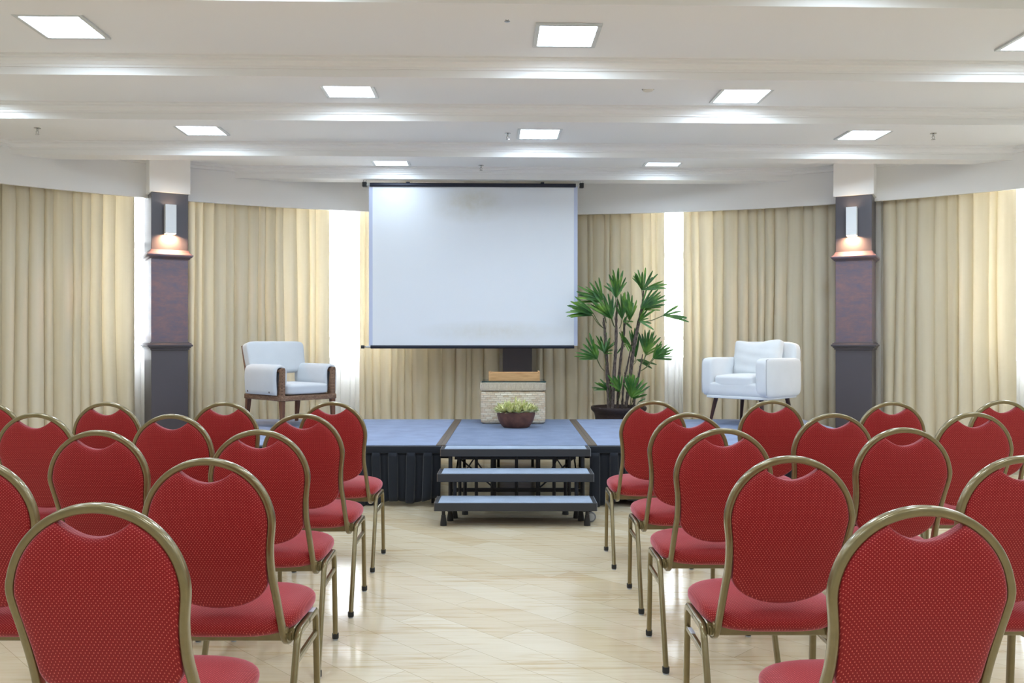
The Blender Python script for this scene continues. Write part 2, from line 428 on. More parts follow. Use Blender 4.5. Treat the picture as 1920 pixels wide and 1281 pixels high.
for i, (a, b) in enumerate(wins):
    f = MB(); rm = RO + 0.1
    def bar_(p0, p1, z0, z1): arc_band(f, rm - 0.03, rm + 0.03, z0, z1, p0, p1, 4)
    e = 0.045 / rm
    bar_(a, a + e, 1.06, 3.0); bar_(b - e, b, 1.06, 3.0); bar_(a, b, 1.06, 1.11); bar_(a, b, 2.95, 3.0); bar_(a, b, 2.33, 2.39); bar_(a, b, 1.33, 1.37)
    mid = (a + b) / 2; bar_(mid - e / 2, mid + e / 2, 1.06, 3.0)
    o = f.build('window_%d' % (i + 1), M['alu'], smooth=False); o['kind'] = 'structure'
    g = MB(); arc_band(g, rm - 0.003, rm + 0.003, 1.11, 2.95, a + e, b - e, 4); g.build('pane', M['glass'], o)

# small curved cornice where pelmet meets the coffers
c = MB(); arc_band(c, AR - 0.05, AR + 0.01, ZC - 0.03, ZC + 0.01, PHI0, PHI1, 96); arc_band(c, AR - 0.03, AR + 0.01, ZC - 0.06, ZC - 0.03, PHI0, PHI1, 96)
c.build('trim_%d' % n_tr, M['ceil'], angle=25)['kind'] = 'structure'; n_tr += 1

# ------------------------------------------------------------------ ceiling lamps
lamps = []
LAMP_W = 0.40
def ceiling_lamp(x, y, dif='lamp'):
    t_ = empty('ceiling_lamp', (x, y, ZC), YAW)
    w = LAMP_W / 2; i = w - 0.028
    f = MB()
    for (a, b) in (((-w, -w), (w, -i)), ((-w, i), (w, w)), ((-w, -i), (-i, i)), ((i, -i), (w, i))):
        f.box((a[0], a[1], -0.014), (b[0], b[1], 0.0), 0.002, 1)
    f.build('frame', M['lampframe'], t_, smooth=False)
    MB().box((-i, -i, -0.008), (i, i, -0.002)).build('diffuser', M[dif], t_, smooth=False)
    return t_
L0 = ceiling_lamp(0, 0); L1 = ceiling_lamp(0, 0, 'lamp_dim')
LAMPS = [(118, 48, 'lit square ceiling lamp at the upper left corner of the photo'), (1062, 65, 'lit square ceiling lamp nearest the camera over the middle aisle'),
         (1958, 73, 'lit square ceiling lamp cut off by the right edge of the photo'),
         (654, 167, 'lit square ceiling lamp in the second bay, left of the smoke detector'), (1390, 178, 'lit square ceiling lamp in the second bay, right of the smoke detector'),
         (377, 242, 'lit square ceiling lamp in the third bay, left of the screen toward the left pillar'), (1011, 249.5, 'lit square ceiling lamp in the third bay over the middle, beside a sprinkler'),
         (1620, 251, 'lit square ceiling lamp in the third bay, above the right pillar'),
         (732, 302, 'thin-looking lit ceiling lamp in the last bay, above the left end of the screen'), (1246, 303, 'thin-looking lit ceiling lamp in the last bay, right of the screen')]
for q, (x, y, lab) in enumerate(LAMPS):
    d = (ZC - EYE) * F / (640.5 - y)
    o = L0 if q == 0 else L1 if q == 8 else copy_tree(L0 if q < 8 else L1)
    o.location = ((x - 960) / F * d, d, ZC); ceiling_area(o.location.x, d, (PANEL - GLOW) / PANEL * (1.15 if q > 2 else 1) if q < 8 else 0.1); tag(o, lab, 'ceiling lamp', 'recessed square ceiling lamps')

def sprinkler(x, y, label, dz=0.0, d=None):
    d = d or (ZC - EYE) * F / (640.5 - y)
    t_ = empty('sprinkler', ((x - 960) / F * d, d, ZC), 0, label, 'sprinkler', 'ceiling fire sprinklers')
    MB().lathe([(0.028, 0), (0.028, -0.004), (0.012, -0.008)], 16).build('flange', M['chrome'], t_)
    b = MB().lathe([(0.008, 0), (0.008, -0.025), (0.005, -0.03)], 10)
    for sx in (-1, 1): b.tube([(0.006 * sx, 0, -0.024), (0.013 * sx, 0, -0.036), (0.004 * sx, 0, -0.052)], 0.0025, 6)
    b.build('nozzle', M['chrome'], t_)
    MB().lathe([(0.004, -0.05), (0.017, -0.055), (0.017, -0.057), (0.003, -0.058)], 14).build('deflector', M['chrome'], t_)
sprinkler(951, 22, 'small chrome sprinkler high on the ceiling, left of the nearest middle lamp')
sprinkler(70, 240, 'small chrome sprinkler on the ceiling at the far left, above the curtains')
sprinkler(952, 250, 'small chrome sprinkler just left of the third-bay middle lamp')
sprinkler(1750, 250, 'small chrome sprinkler on the ceiling at the right, above the curtains')
sprinkler(902, 313, 'small sprinkler on the ceiling right above the projection screen', d=9.20)
t_ = empty('smoke_detector', (px(1215, 160, 6.33).x, 6.33, ZC), 0, 'ivory round smoke detector on the ceiling left of the second-bay right lamp', 'smoke detector')
MB().lathe([(0.055, 0), (0.055, -0.018), (0.05, -0.022)], 28).build('base', M['beigeplastic'], t_)
MB().lathe([(0.042, -0.02), (0.042, -0.034), (0.034, -0.042), (0.012, -0.045)], 28).build('cover', M['beigeplastic'], t_)
b = MB()
for q in range(10):
    a = 2 * pi * q / 10; b.box((0.038, -0.008, -0.033), (0.0435, 0.008, -0.026), 0, M=Matrix.Rotation(a, 4, 'Z'))
b.build('vent_slots', M['black'], t_, smooth=False)

# ------------------------------------------------------------------ pillars with wall lamps
def pillar(xp, d, label, lamp_label, power, lamp_px):
    X = (xp - 960) / F * d
    phi = atan2(X - AX, d - AY)
    R_ = Matrix.Rotation(-phi, 4, 'Z')
    t_ = empty('pillar', (X, d, 0), -phi, label, 'pillar', 'dark pillars along the curved wall')   # local -y faces the room, front face at y=0
    w = 0.178; D = 0.46; ztop = EYE + 1.522
    MB().box((-w, 0, 0), (w, D, 1.235), 0.004, 1).build('lower_shaft', M['pill_low'], t_)
    MB().box((-w, 0, 1.29), (w, D, 2.165), 0.004, 1).build('middle_shaft', M['pill_mid'], t_)
    MB().box((-w, 0, 2.225), (w, D, ztop), 0.004, 1).build('upper_shaft', M['pill_low'], t_)
    def moulding(prof):
        mb = MB()
        def fn(i, j):
            o_, z = prof[i]; c = [(-w - o_, -o_), (w + o_, -o_), (w + o_, D), (-w - o_, D)][j]; return (c[0], c[1], z)
        mb.grid(fn, len(prof), 4, False, True); n = len(prof)
        mb.f.append((0, 1, 2, 3)); mb.f.append((4 * n - 1, 4 * n - 2, 4 * n - 3, 4 * n - 4)); return mb
    moulding([(0, 1.222), (0.012, 1.225), (0.012, 1.24), (0.025, 1.245), (0.025, 1.255), (0.04, 1.26), (0.042, 1.275), (0.03, 1.28), (0.026, 1.292), (0.012, 1.295), (0.01, 1.305), (0, 1.307)]).build('lower_moulding', M['pill_low'], t_, angle=60)
    moulding([(0, 2.155), (0.015, 2.158), (0.02, 2.172), (0.034, 2.176), (0.044, 2.19), (0.044, 2.2), (0.034, 2.204), (0.03, 2.212), (0.014, 2.222), (0.006, 2.245), (0, 2.25)]).build('upper_moulding', M['pill_mid'], t_, angle=60)
    MB().box((-w - 0.02, -0.02, ztop), (w + 0.02, D, ZC + 0.02), 0.004, 1).build('plaster_head', M['white'], t_)
    # wall lamp
    s_ = empty('wall_lamp', (0, 0, 0), 0, lamp_label, 'wall lamp', 'white box lamps on the pillars')
    ly = -0.014; dep = 0.10; lw = 0.052; z0, z1 = 2.405, 2.70
    lx = lamp_px
    s_.matrix_world = Matrix.Translation((X, d, 0)) @ R_ @ Matrix.Translation((lx, 0, 0))
    MB().box((-lw * 0.7, ly, z0 + 0.10), (lw * 0.7, 0.0, z0 + 0.2), 0.002, 1).build('wall_plate', M['sconce'], s_)
    h = MB(); tk = 0.004
    h.box((-lw, ly - dep, z0), (lw, ly - dep + tk, z1)); h.box((-lw, ly - tk, z0), (lw, ly, z1))
    h.box((-lw, ly - dep + tk, z0), (-lw + tk, ly - tk, z1)); h.box((lw - tk, ly - dep + tk, z0), (lw, ly - tk, z1))
    h.build('housing', M['sconce'], s_, smooth=False)
    cy = ly - dep / 2
    MB().lathe([(0.03, z0 + 0.045), (0.03, z0 + 0.03), (0.024, z0 + 0.026)], 18, Matrix.Translation((0, cy, 0))).build('bulb', M['warm'], s_)
    MB().box((-lw + tk, ly - dep + tk, z0 + 0.05), (lw - tk, ly - tk, z0 + 0.056)).build('divider', M['black'], s_, smooth=False)
    l = bpy.data.lights.new('wall_lamp_light', 'AREA'); l.shape = 'RECTANGLE'; l.size = 0.085; l.size_y = 0.075; l.energy = power; l.color = (1.0, 0.56, 0.30)
    o = bpy.data.objects.new('wall_lamp_light', l); COL.objects.link(o); o.parent = s_; o.location = (0, cy, z0 + 0.02)
    l = bpy.data.lights.new('wall_lamp_uplight', 'AREA'); l.shape = 'RECTANGLE'; l.size = 0.085; l.size_y = 0.075; l.energy = power * 0.03; l.color = (1.0, 0.72, 0.45)
    o = bpy.data.objects.new('wall_lamp_uplight', l); COL.objects.link(o); o.parent = s_; o.location = (0, cy, z1 - 0.02); o.rotation_euler = (pi, 0, 0)
pillar(318.5, 8.75, 'dark panelled pillar between the curtains left of the rattan armchair', 'white box wall lamp glowing warm on the left pillar', 4.2, -0.008)
pillar(1600.5, 8.9, 'dark panelled pillar between the curtains right of the white armchair', 'white box wall lamp glowing warm on the right pillar', 3.8, -0.01)
# the middle pillar, seen only below the screen
t_ = empty('pillar', ((970 - 960) / F * 10.06, 10.06, 0), 0, 'dark pillar partly seen under the screen behind the wooden crate', 'pillar', 'dark pillars along the curved wall')
MB().box((-0.172, 0, 0), (0.172, 0.3, 1.235), 0.004, 1).build('lower_shaft', M['pill_low'], t_)
MB().box((-0.19, -0.015, 1.235), (0.19, 0.3, 1.30), 0.01, 2).build('lower_moulding', M['pill_low'], t_)
MB().box((-0.172, 0, 1.30), (0.172, 0.3, 2.9), 0.004, 1).build('middle_shaft', M['pill_mid'], t_)

# ------------------------------------------------------------------ curtains
def curtain(x0, x1, r, name, material, label, cat, group, period=0.12, amp=0.072, seed=0, ztop=2.94, zbot=0.015, lean=0.0):
    rnd = random.Random(seed)
    p0, p1 = phi_px(x0, r), phi_px(x1, r)
    L = abs(p1 - p0) * r
    folds = []; s_ = 0.0
    while s_ < L:
        w = period * rnd.uniform(0.55, 1.5); folds.append((s_, w, rnd.uniform(0.55, 1.0), rnd.uniform(-0.5, 0.5), rnd.uniform(-1, 1))); s_ += w
    scale = L / s_
    folds = [(a * scale, w * scale, k, d, e) for a, w, k, d, e in folds]
    nper = 10; cols = []
    for a, w, k, d, e in folds:
        for q in range(nper): cols.append((a + w * q / nper, q / nper, k, d, e, w))
    cols.append((L, 0.0, folds[-1][2], 0, 0, folds[-1][1]))
    nz_ = 26
    ph = [rnd.uniform(0, 6.28) for _ in range(4)]
    def fn(i, j):
        s0, u, k, d, e, w = cols[i]
        h = j / (nz_ - 1)                       # 0 at top
        z = ztop + (zbot - ztop) * h
        uu = min(1, max(0, u))
        bul = abs(sin(pi * (uu ** (1.0 + 0.35 * e)))) ** 0.6
        a = amp * k * (0.55 + 0.45 * min(1, h * 2.2)) * (w / period) ** 0.5
        off = a * bul
        sway = 0.018 * sin(s0 * 3.1 + ph[0] + h * 2.2) * h + 0.010 * sin(s0 * 9.0 + ph[1] + h * 3.0) * min(1, 3 * h)
        edge = min(1, s0 / 0.12, (L - s0) / 0.12)
        s = s0 + sway * max(0, edge) + lean * h * (1 if lean else 0) * (s0 / L)
        f = p0 + (p1 - p0) * s / L
        x, y = arc(f, r - off + 0.012 * sin(s0 * 2.3 + ph[2] + h * 1.5) * h)
        return (x, y, z)
    mb = MB().grid(fn, len(cols), nz_)
    o = mb.build(name, material, angle=80); tag(o, label, cat, group); return o
RC = AR + 0.13
G = 'beige floor-length curtains'
curtain(-260, 26, RC + 0.13, 'curtain', M['curtain'], 'beige curtain edge at the far left border of the photo', 'curtain', G, seed=3)
curtain(4, 252, RC, 'curtain', M['curtain'], 'wide beige pleated curtain left of the left pillar', 'curtain', G, seed=11, period=0.125)
curtain(352, 618, RC, 'curtain', M['curtain'], 'wide beige pleated curtain behind the rattan armchair', 'curtain', G, seed=21, period=0.115)
curtain(674, 936, RC + 0.02, 'curtain', M['curtain'], 'beige pleated curtain hanging behind the projection screen', 'curtain', G, seed=31, period=0.13)
curtain(1006, 1246, RC + 0.02, 'curtain', M['curtain'], 'beige pleated curtain behind the tall palm', 'curtain', G, seed=41, period=0.11)
curtain(1281, 1572, RC, 'curtain', M['curtain'], 'wide beige pleated curtain behind the white armchair', 'curtain', G, seed=51, period=0.11)
curtain(1656, 1906, RC, 'curtain', M['curtain'], 'wide beige pleated curtain right of the right pillar', 'curtain', G, seed=61, period=0.12)
RS = AR + 0.27
G2 = 'white sheer curtains at the window gaps'
curtain(236, 292, RS, 'sheer_curtain', M['sheer'], 'bright white sheer curtain left of the left pillar', 'curtain', G2, seed=5, period=0.07, amp=0.02)
curtain(604, 690, RS, 'sheer_curtain', M['sheer'], 'bright white sheer curtain just left of the screen', 'curtain', G2, seed=6, period=0.08, amp=0.02)
curtain(1238, 1296, RS, 'sheer_curtain', M['sheer'], 'bright white sheer curtain right of the palm leaves', 'curtain', G2, seed=8, period=0.07, amp=0.02)
curtain(1628, 1652, RC - 0.01, 'sheer_curtain', M['sheer'], 'narrow whitish sheer beside the right pillar', 'curtain', G2, seed=9, period=0.05, amp=0.02)
curtain(1896, 1990, RS, 'sheer_curtain', M['sheer'], 'bright white sheer curtain at the right border of the photo', 'curtain', G2, seed=10, period=0.07, amp=0.02)

# ------------------------------------------------------------------ projection screen
SD = 9.42; sw = 391 / F * SD / 2; sz0 = px(0, 652, SD).z; sz1 = px(0, 344, SD).z
scr = empty('projection_screen', (px(888, 0, SD).x, SD, sz0), YAW, 'large white pull-down projection screen hanging in front of the curtains', 'projection screen')
H_ = sz1 - sz0
MB().grid(lambda i, j: ((-sw + 0.035) + (2 * sw - 0.07) * i / 24, 0.006 * sin(i * 0.9) * (j / 12) * (1 - j / 12), 0.02 + (H_ - 0.04) * j / 12), 25, 13).build('screen_fabric', M['screen'], scr)
for s_ in (-1, 1):
    MB().box((s_ * (sw - 0.04) - 0.02 + (0.02 * s_), -0.001, 0.02), (s_ * (sw - 0.04) + 0.02 + (0.02 * s_), 0.004, H_ - 0.02)).build('edge_tape', M['screen_edge'], scr, smooth=False)
MB().sweep([(-sw + 0.012, -0.005, H_ - 0.02), (sw - 0.022, -0.005, H_ - 0.02)], 0.042, 0.042, n=3, init=(0, 0, 1)).build('top_bar', M['bar'], scr)
MB().sweep([(-sw + 0.02, -0.005, 0.008), (sw - 0.04, -0.005, 0.008)], 0.04, 0.036, n=3, init=(0, 0, 1)).build('bottom_bar', M['bar'], scr)
for x in (-0.72, 0.76):
    MB().box((x - 0.02, -0.03, H_ - 0.002), (x + 0.02, 0.018, H_ + 0.012), 0.003, 1).build('bar_clip', M['bar'], scr)
for s_, e in ((-1, -sw - 0.045), (1, sw + 0.045)):
    b = MB().tube([(s_ * (sw - 0.02), 0, H_ - 0.02), (e - s_ * 0.02, 0, H_ - 0.02)], 0.010, 10); b.build('roller_pin', M['lampframe'], scr)
    MB().box((e - 0.025, -0.025, H_ - 0.045), (e + 0.022, 0.025, H_ + 0.008), 0.005, 2).build('end_cap', M['black'], scr)
    ring = [(e + 0.016 * cos(a), 0, H_ + 0.024 + 0.018 * sin(a)) for a in [2 * pi * q / 16 for q in range(16)]]
    k = MB().tube(ring, 0.003, 6, closed=True); k.tube([(e, 0, H_ + 0.042), (e, 0, ZC - sz0)], 0.003, 6)
    k.build('hanger', M['chrome'], scr)
MB().tube([(-sw - 0.035, 0, 0.008), (-sw + 0.03, 0, 0.008)], 0.011, 10).build('bottom_pin', M['lampframe'], scr)
MB().tube([(-sw - 0.085, 0, 0.008), (-sw - 0.05, 0, 0.008)], 0.018, 14).build('end_knob', M['black'], scr)
MB().tube([(-sw - 0.055, 0, 0.008), (-sw - 0.03, 0, 0.008)], 0.009, 10).build('bottom_pin', M['chrome'], scr)

# ------------------------------------------------------------------ stage
Y0, Y1 = 6.81, 9.05
def deck(x0, x1, label, carpet, tl, tr):
    t_ = empty('stage_deck', ((x0 + x1) / 2, (Y0 + Y1) / 2, 0), 0, label, 'stage', 'carpeted stage decks')
    w = (x1 - x0) / 2; D = (Y1 - Y0) / 2; z = STAGE
    MB().box((-w + tl, -D, z - 0.018), (w - tr, D, z), 0.003, 1).build('carpet', carpet, t_)
    MB().box((-w, -D, z - 0.07), (w, D, z - 0.018)).build('platform', M['steel'], t_, smooth=False)
    if tl: MB().box((-w, -D, z - 0.018), (-w + tl, D, z + 0.0005), 0.0008, 1).build('edge_strip', M['edge'], t_)
    if tr: MB().box((w - tr, -D, z - 0.018), (w, D, z + 0.0005), 0.0008, 1).build('edge_strip', M['edge'], t_)
    nx = max(2, int(round(2 * w / 0.5)) + 1) if w > 0.8 else 4
    for yy in (-D + 0.12, D - 0.12):
        for i in range(nx):
            x = -w + 0.07 + (2 * w - 0.14) * i / (nx - 1)
            MB().sweep([(x, yy, 0.0), (x, yy, z - 0.07)], 0.03, 0.03, n=6, seg=12).build('leg', M['steel'], t_)
        MB().sweep([(-w + 0.07, yy, 0.10), (w - 0.07, yy, 0.10)], 0.022, 0.022, n=4, seg=8).build('cross_bar', M['steel'], t_)
        MB().sweep([(-w + 0.07, yy, z - 0.095), (w - 0.07, yy, z - 0.095)], 0.03, 0.03, n=4, seg=8).build('cross_bar', M['steel'], t_)
    for s_ in (-1, 1):
        MB().sweep([(s_ * (w - 0.1), -D + 0.12, 0.40), (s_ * (w - 0.42), -D + 0.13, 0.12)], 0.014, 0.014, n=2, seg=8).build('brace', M['steel'], t_)
        MB().sweep([(s_ * (w - 0.1), -D + 0.14, 0.12), (s_ * (w - 0.1), -D + 0.9, 0.40)], 0.014, 0.014, n=2, seg=8).build('brace', M['steel'], t_)
    return t_
deck(-3.01, -0.5695, 'left blue-grey carpeted stage deck under the rattan armchair', M['carpet'], 0.0, 0.036)
deck(-0.5685, 0.6415, 'narrow middle stage deck behind the steps, carrying the wicker chest', M['carpet2'], 0.036, 0.036)
deck(0.6425, 3.08, 'right blue-grey carpeted stage deck under the white armchair', M['carpet'], 0.036, 0.0)

def skirt(x0, x1, label, seed):
    rnd = random.Random(seed); L = x1 - x0
    cols = []; x = 0.0; hi = True
    while x < L:
        w = rnd.uniform(0.062, 0.085)
        off = 0.0 if hi else 0.032
        cols += [(x + 0.004, off), (x + w * 0.35, off - 0.006), (x + w * 0.65, off - 0.005), (x + w - 0.004, off)]
        x += w; hi = not hi
    cols = [(a * L / x, o) for a, o in cols]
    nz_ = 12; zt = STAGE - 0.055
    wav = [rnd.uniform(0, 6.28) for _ in range(3)]
    def fn(i, j):
        a, o = cols[i]; h = j / (nz_ - 1)
        zb = 0.036 + 0.034 * sin(a * 5 + wav[0]) * sin(a * 11 + wav[1])
        z = zt + (max(0.004, zb) - zt) * h
        return (x0 + a + 0.012 * sin(a * 8 + wav[2]) * h * h, Y0 - 0.014 - 0.040 + o * (0.7 + 0.5 * h) - 0.012 * h * sin(a * 6 + wav[1]), z)
    t_ = empty('stage_skirt', ((x0 + x1) / 2, Y0 - 0.03, 0), 0, label, 'stage skirt', 'navy pleated stage skirts')
    Mi = Matrix.Translation((-(x0 + x1) / 2, -(Y0 - 0.03), 0))
    sol = MB().grid(fn, len(cols), nz_).build('pleated_cloth', M['skirt'], t_, angle=50, M=Mi)
    md = sol.modifiers.new('thickness', 'SOLIDIFY'); md.thickness = 0.003; md.offset = 1
    MB().box((x0, Y0 - 0.052, STAGE - 0.062), (x1, Y0 - 0.004, STAGE - 0.006), 0.004, 2).build('top_band', M['skirt'], t_, M=Mi)
skirt(-3.0, -0.562, 'navy pleated skirt hanging along the front of the left stage deck', 1)
skirt(0.612, 3.07, 'navy pleated skirt hanging along the front of the right stage deck', 2)

# steps
st_ = empty('stage_steps', (0.026, 6.4, 0), 0, 'three-tread charcoal stage steps with pale carpeted treads in the centre aisle', 'steps')
Ms = Matrix.Translation((-0.026, -6.4, 0))
for (ya, yb, za, zb, xa, xb) in ((6.02, 6.30, 0.111, 0.171, -0.550, 0.600), (6.275, 6.545, 0.276, 0.337, -0.550, 0.602), (6.53, 6.74, 0.428, 0.487, -0.547, 0.602)):
    tr = MB().box((xa, ya, za), (xb, yb, zb - 0.002), 0.003, 1).build('tread', M['fascia'], st_, M=Ms)
    MB().box((xa + 0.03, ya + 0.006, zb - 0.004), (xb - 0.03, yb - 0.004, zb + 0.001)).build('tread_carpet', M['tread'], tr, smooth=False, M=Ms)
    for s_, xe in ((-1, xa), (1, xb)):
        MB().box((xe - 0.002, ya - 0.002, za + 0.002), (xe + 0.002, yb, zb), 0.001, 1).build('end_trim', M['rubber'] if s_ > 0 else M['edge'], tr, M=Ms)
def leg_(x, y, z1, r=0.013, foot=True, tilt=0.0):
    o = MB().tube([(x, y, 0.03 if foot else 0.0), (x + tilt, y, z1)], r, 12).build('leg', M['steel'], st_, M=Ms)
    if foot: MB().lathe([(0.024, 0.0), (0.023, 0.02), (0.017, 0.06), (0.016, 0.075)], 14, Matrix.Translation((x, y, 0))).build('rubber_foot', M['black'], o, M=Ms)
for x in (-0.488, 0.535): leg_(x, 6.075, 0.111)
for x in (-0.452, 0.505): leg_(x, 6.24, 0.111, 0.015)
for x in (-0.425, 0.478): leg_(x, 6.33, 0.276, 0.015)
for x in (-0.355, 0.405): leg_(x, 6.46, 0.276, 0.014)
for x in (-0.475, 0.545): leg_(x, 6.575, 0.428, 0.015)
for x in (-0.41, -0.28, -0.155, 0.035, 0.2, 0.33, 0.45): leg_(x, 6.70, 0.428, 0.0135, False)
for z in (0.15, 0.395): MB().sweep([(-0.45, 6.70, z), (0.5, 6.70, z)], 0.022, 0.022, n=5, seg=8).build('cross_bar', M['steel'], st_, M=Ms)
for (a, b) in (((-0.28, 6.69, 0.42), (-0.38, 6.69, 0.27)), ((-0.3, 6.69, 0.40), (-0.22, 6.69, 0.29)), ((0.33, 6.69, 0.42), (0.43, 6.69, 0.27)), ((0.3, 6.69, 0.29), (0.36, 6.69, 0.40))):
    MB().tube([a, b], 0.006, 8).build('brace', M['steel'], st_, M=Ms)
whl = empty('wheel', (0.572 - 0.026, 6.19 - 6.4, 0.038)); whl.parent = st_
Mw = Matrix.Rotation(pi / 2, 4, 'X')
MB().lathe([(0.026, -0.012), (0.036, -0.009), (0.038, 0), (0.036, 0.009), (0.026, 0.012)], 28, Mw).build('tyre', M['rubber'], whl)
MB().lathe([(0.004, -0.022), (0.007, -0.02), (0.007, -0.015), (0.019, -0.013), (0.021, -0.017), (0.025, -0.017), (0.027, -0.012), (0.027, 0.012), (0.006, 0.014)], 24, Mw).build('hub', M['hub'], whl)
MB().box((-0.03, 0.012, 0.0), (0.008, 0.02, 0.075), 0.003, 1).build('fork', M['steel'], whl)

# ------------------------------------------------------------------ wicker chest, crate, bowl
ch = empty('wicker_chest', (px(962, 0, 8.5).x, 8.5 + 0.24, STAGE + 0.001), 0, 'pale woven wicker chest with lid and glass sheet on the middle deck', 'chest')
cw = 0.325
MB().quadric((0, 0, 0.165), (2 * cw, 0.46, 0.33), n=16, div=14).build('body', M['seagrass'], ch, angle=60)
MB().quadric((0, 0, 0.372), (2 * cw + 0.012, 0.472, 0.092), n=14, div=14).build('lid', M['seagrass_lid'], ch, angle=60)
MB().box((-cw + 0.01, -0.228, 0.4185), (cw + 0.005, 0.228, 0.4265), 0.001, 1).build('glass_top', M['tableglass'], ch)
cr = empty('wooden_crate', (px(964, 0, 8.68).x + 0.003, 8.68, STAGE + 0.427), 0, 'shallow orange-brown wooden crate standing on the glass of the wicker chest', 'crate')
MB().box((-0.245, -0.02, 0), (0.24, 0.0, 0.082), 0.002, 1).build('front_panel', M['pine'], cr)
MB().box((-0.245, 0.2, 0), (0.24, 0.22, 0.082), 0.002, 1).build('back_panel', M['pine'], cr)
for x in (-0.262, 0.24): MB().box((x, -0.022, 0), (x + 0.018, 0.222, 0.094), 0.002, 1).build('side_panel', M['pine'], cr)
MB().box((-0.245, 0.0, 0), (0.24, 0.2, 0.01)).build('bottom_panel', M['pine'], cr, smooth=False)

bw = empty('planted_bowl', (px(967.5, 0, 8.2).x, 8.22, STAGE + 0.001), 0, 'low rust-brown bowl of pale yellow-green spiky plants in front of the chest', 'potted plant')
prof = [(0.005, 0.0), (0.118, 0.0), (0.13, 0.008), (0.152, 0.035), (0.17, 0.07), (0.181, 0.11), (0.186, 0.145), (0.187, 0.152), (0.177, 0.152), (0.17, 0.135), (0.005, 0.12)]
MB().lathe(prof, 40).build('bowl', M['bowl'], bw, angle=60)
MB().lathe([(0.003, 0.138), (0.172, 0.132), (0.172, 0.12)], 30).build('soil', M['soil'], bw)
rnd = random.Random(5)
def spiky(c, R_, n, lean):
    mb = MB()
    for q in range(n):
        a = rnd.uniform(0, 2 * pi); el = rnd.uniform(0.25, 1.4); L_ = R_ * rnd.uniform(0.7, 1.15)
        d = Vector((cos(a) * cos(el), sin(a) * cos(el), sin(el))) + lean * 0.5; d.normalize()
        sd = d.cross(Vector((0, 0, 1)));
        if sd.length < 0.1: sd = Vector((1, 0, 0))
        sd.normalize(); up = sd.cross(d)
        pts = []
        for i, (t0, w0) in enumerate(((0, 0.4), (0.35, 1.0), (0.7, 0.8), (1.0, 0.05))):
            p = c + d * (L_ * t0) - Vector((0, 0, 0.3 * L_ * t0 * t0 * cos(el)))
            w = 0.0105 * w0
            pts += [p - sd * w + up * w * 0.5, p, p + sd * w + up * w * 0.5]
        mb.add(pts, [f for i in range(3) for f in ((3 * i, 3 * i + 1, 3 * i + 4, 3 * i + 3), (3 * i + 1, 3 * i + 2, 3 * i + 5, 3 * i + 4))])
    return mb
for ring, n, R_ in ((0.0, 1, 0.135), (0.08, 6, 0.125), (0.15, 12, 0.115)):
    for q in range(n):
        a = 2 * pi * (q + 0.3 * ring * 10) / n + rnd.uniform(-.15, .15)
        c = Vector((ring * cos(a), ring * sin(a), 0.135 + 0.02 * (1 - ring / 0.15)))
        spiky(c, R_ * rnd.uniform(0.85, 1.1), 34, Vector((cos(a), sin(a), 0)) * (ring / 0.15) + Vector((0, 0, 0.7))).build('rosette', M['succ'], bw, angle=80)

# ------------------------------------------------------------------ palm
PD = 9.37
pc = px(1160, 0, PD)
pm = empty('potted_palm', (pc.x, PD, 0), 0, 'tall green fan palm in a dark wicker pot behind the stage, right of the screen', 'potted plant')
Mp = Matrix.Translation((-pc.x, -PD, 0))
prof = [(0.01, 0.0), (0.20, 0.0), (0.21, 0.02), (0.262, 0.5), (0.27, 0.53), (0.30, 0.56), (0.306, 0.58), (0.30, 0.598), (0.28, 0.596), (0.265, 0.56), (0.01, 0.54)]
MB().lathe(prof, 44).build('pot', M['potwicker'], pm, angle=60)
MB().lathe([(0.005, 0.565), (0.262, 0.556), (0.262, 0.54)], 30).build('soil', M['soil'], pm)
rnd = random.Random(12)
def U(u, v, dd=0.0): return px(1040 + u / 4.133, 490 + v / 4.133, PD + dd)
canes = [([(418, 1165), (408, 900), (402, 720), (386, 520), (378, 440)], 0.02, .030), ([(448, 1165), (462, 860), (475, 650), (478, 430), (488, 300)], -0.05, .030),
         ([(485, 1165), (500, 870), (528, 620), (545, 480), (560, 420)], 0.06, .024), ([(548, 1165), (580, 940), (608, 700), (650, 480), (680, 340), (688, 230)], -0.02, .032),
         ([(522, 1160), (536, 950), (570, 780), (600, 620)], 0.10, .020), ([(608, 1150), (640, 950), (662, 830), (682, 720)], 0.05, .020), ([(436, 1165), (436, 1000), (412, 800)], 0.12, .022)]
for pts, dd, w in canes:
    P = [U(a, b, dd + 0.01 * q) for q, (a, b) in enumerate(pts)]
    P[0].z = 0.56; P = catmull(P, 7)
    mb = MB(); rr = [rnd.uniform(0.85, 1.25) for _ in P]
    n = len(P)
    mb.tube(P, w * 0.56, 10, taper=lambda t_: rr[int(t_ * (n - 1) + .5)] * (1.0 - 0.62 * max(0, t_ - 0.55) / 0.45))
    for q in range(0, n - 6, 2):      # ragged leaf-base fibres
        a = rnd.uniform(0, 6.28); e = P[q] + Vector((cos(a), sin(a), 0)) * w * 1.0 + Vector((0, 0, 0.06))
        mb.tube([P[q] + Vector((cos(a), sin(a), 0)) * w * 0.45, e], 0.004, 5, taper=lambda t_: 1 - 0.8 * t_)
    mb.build('cane', M['cane'], pm, M=Mp)
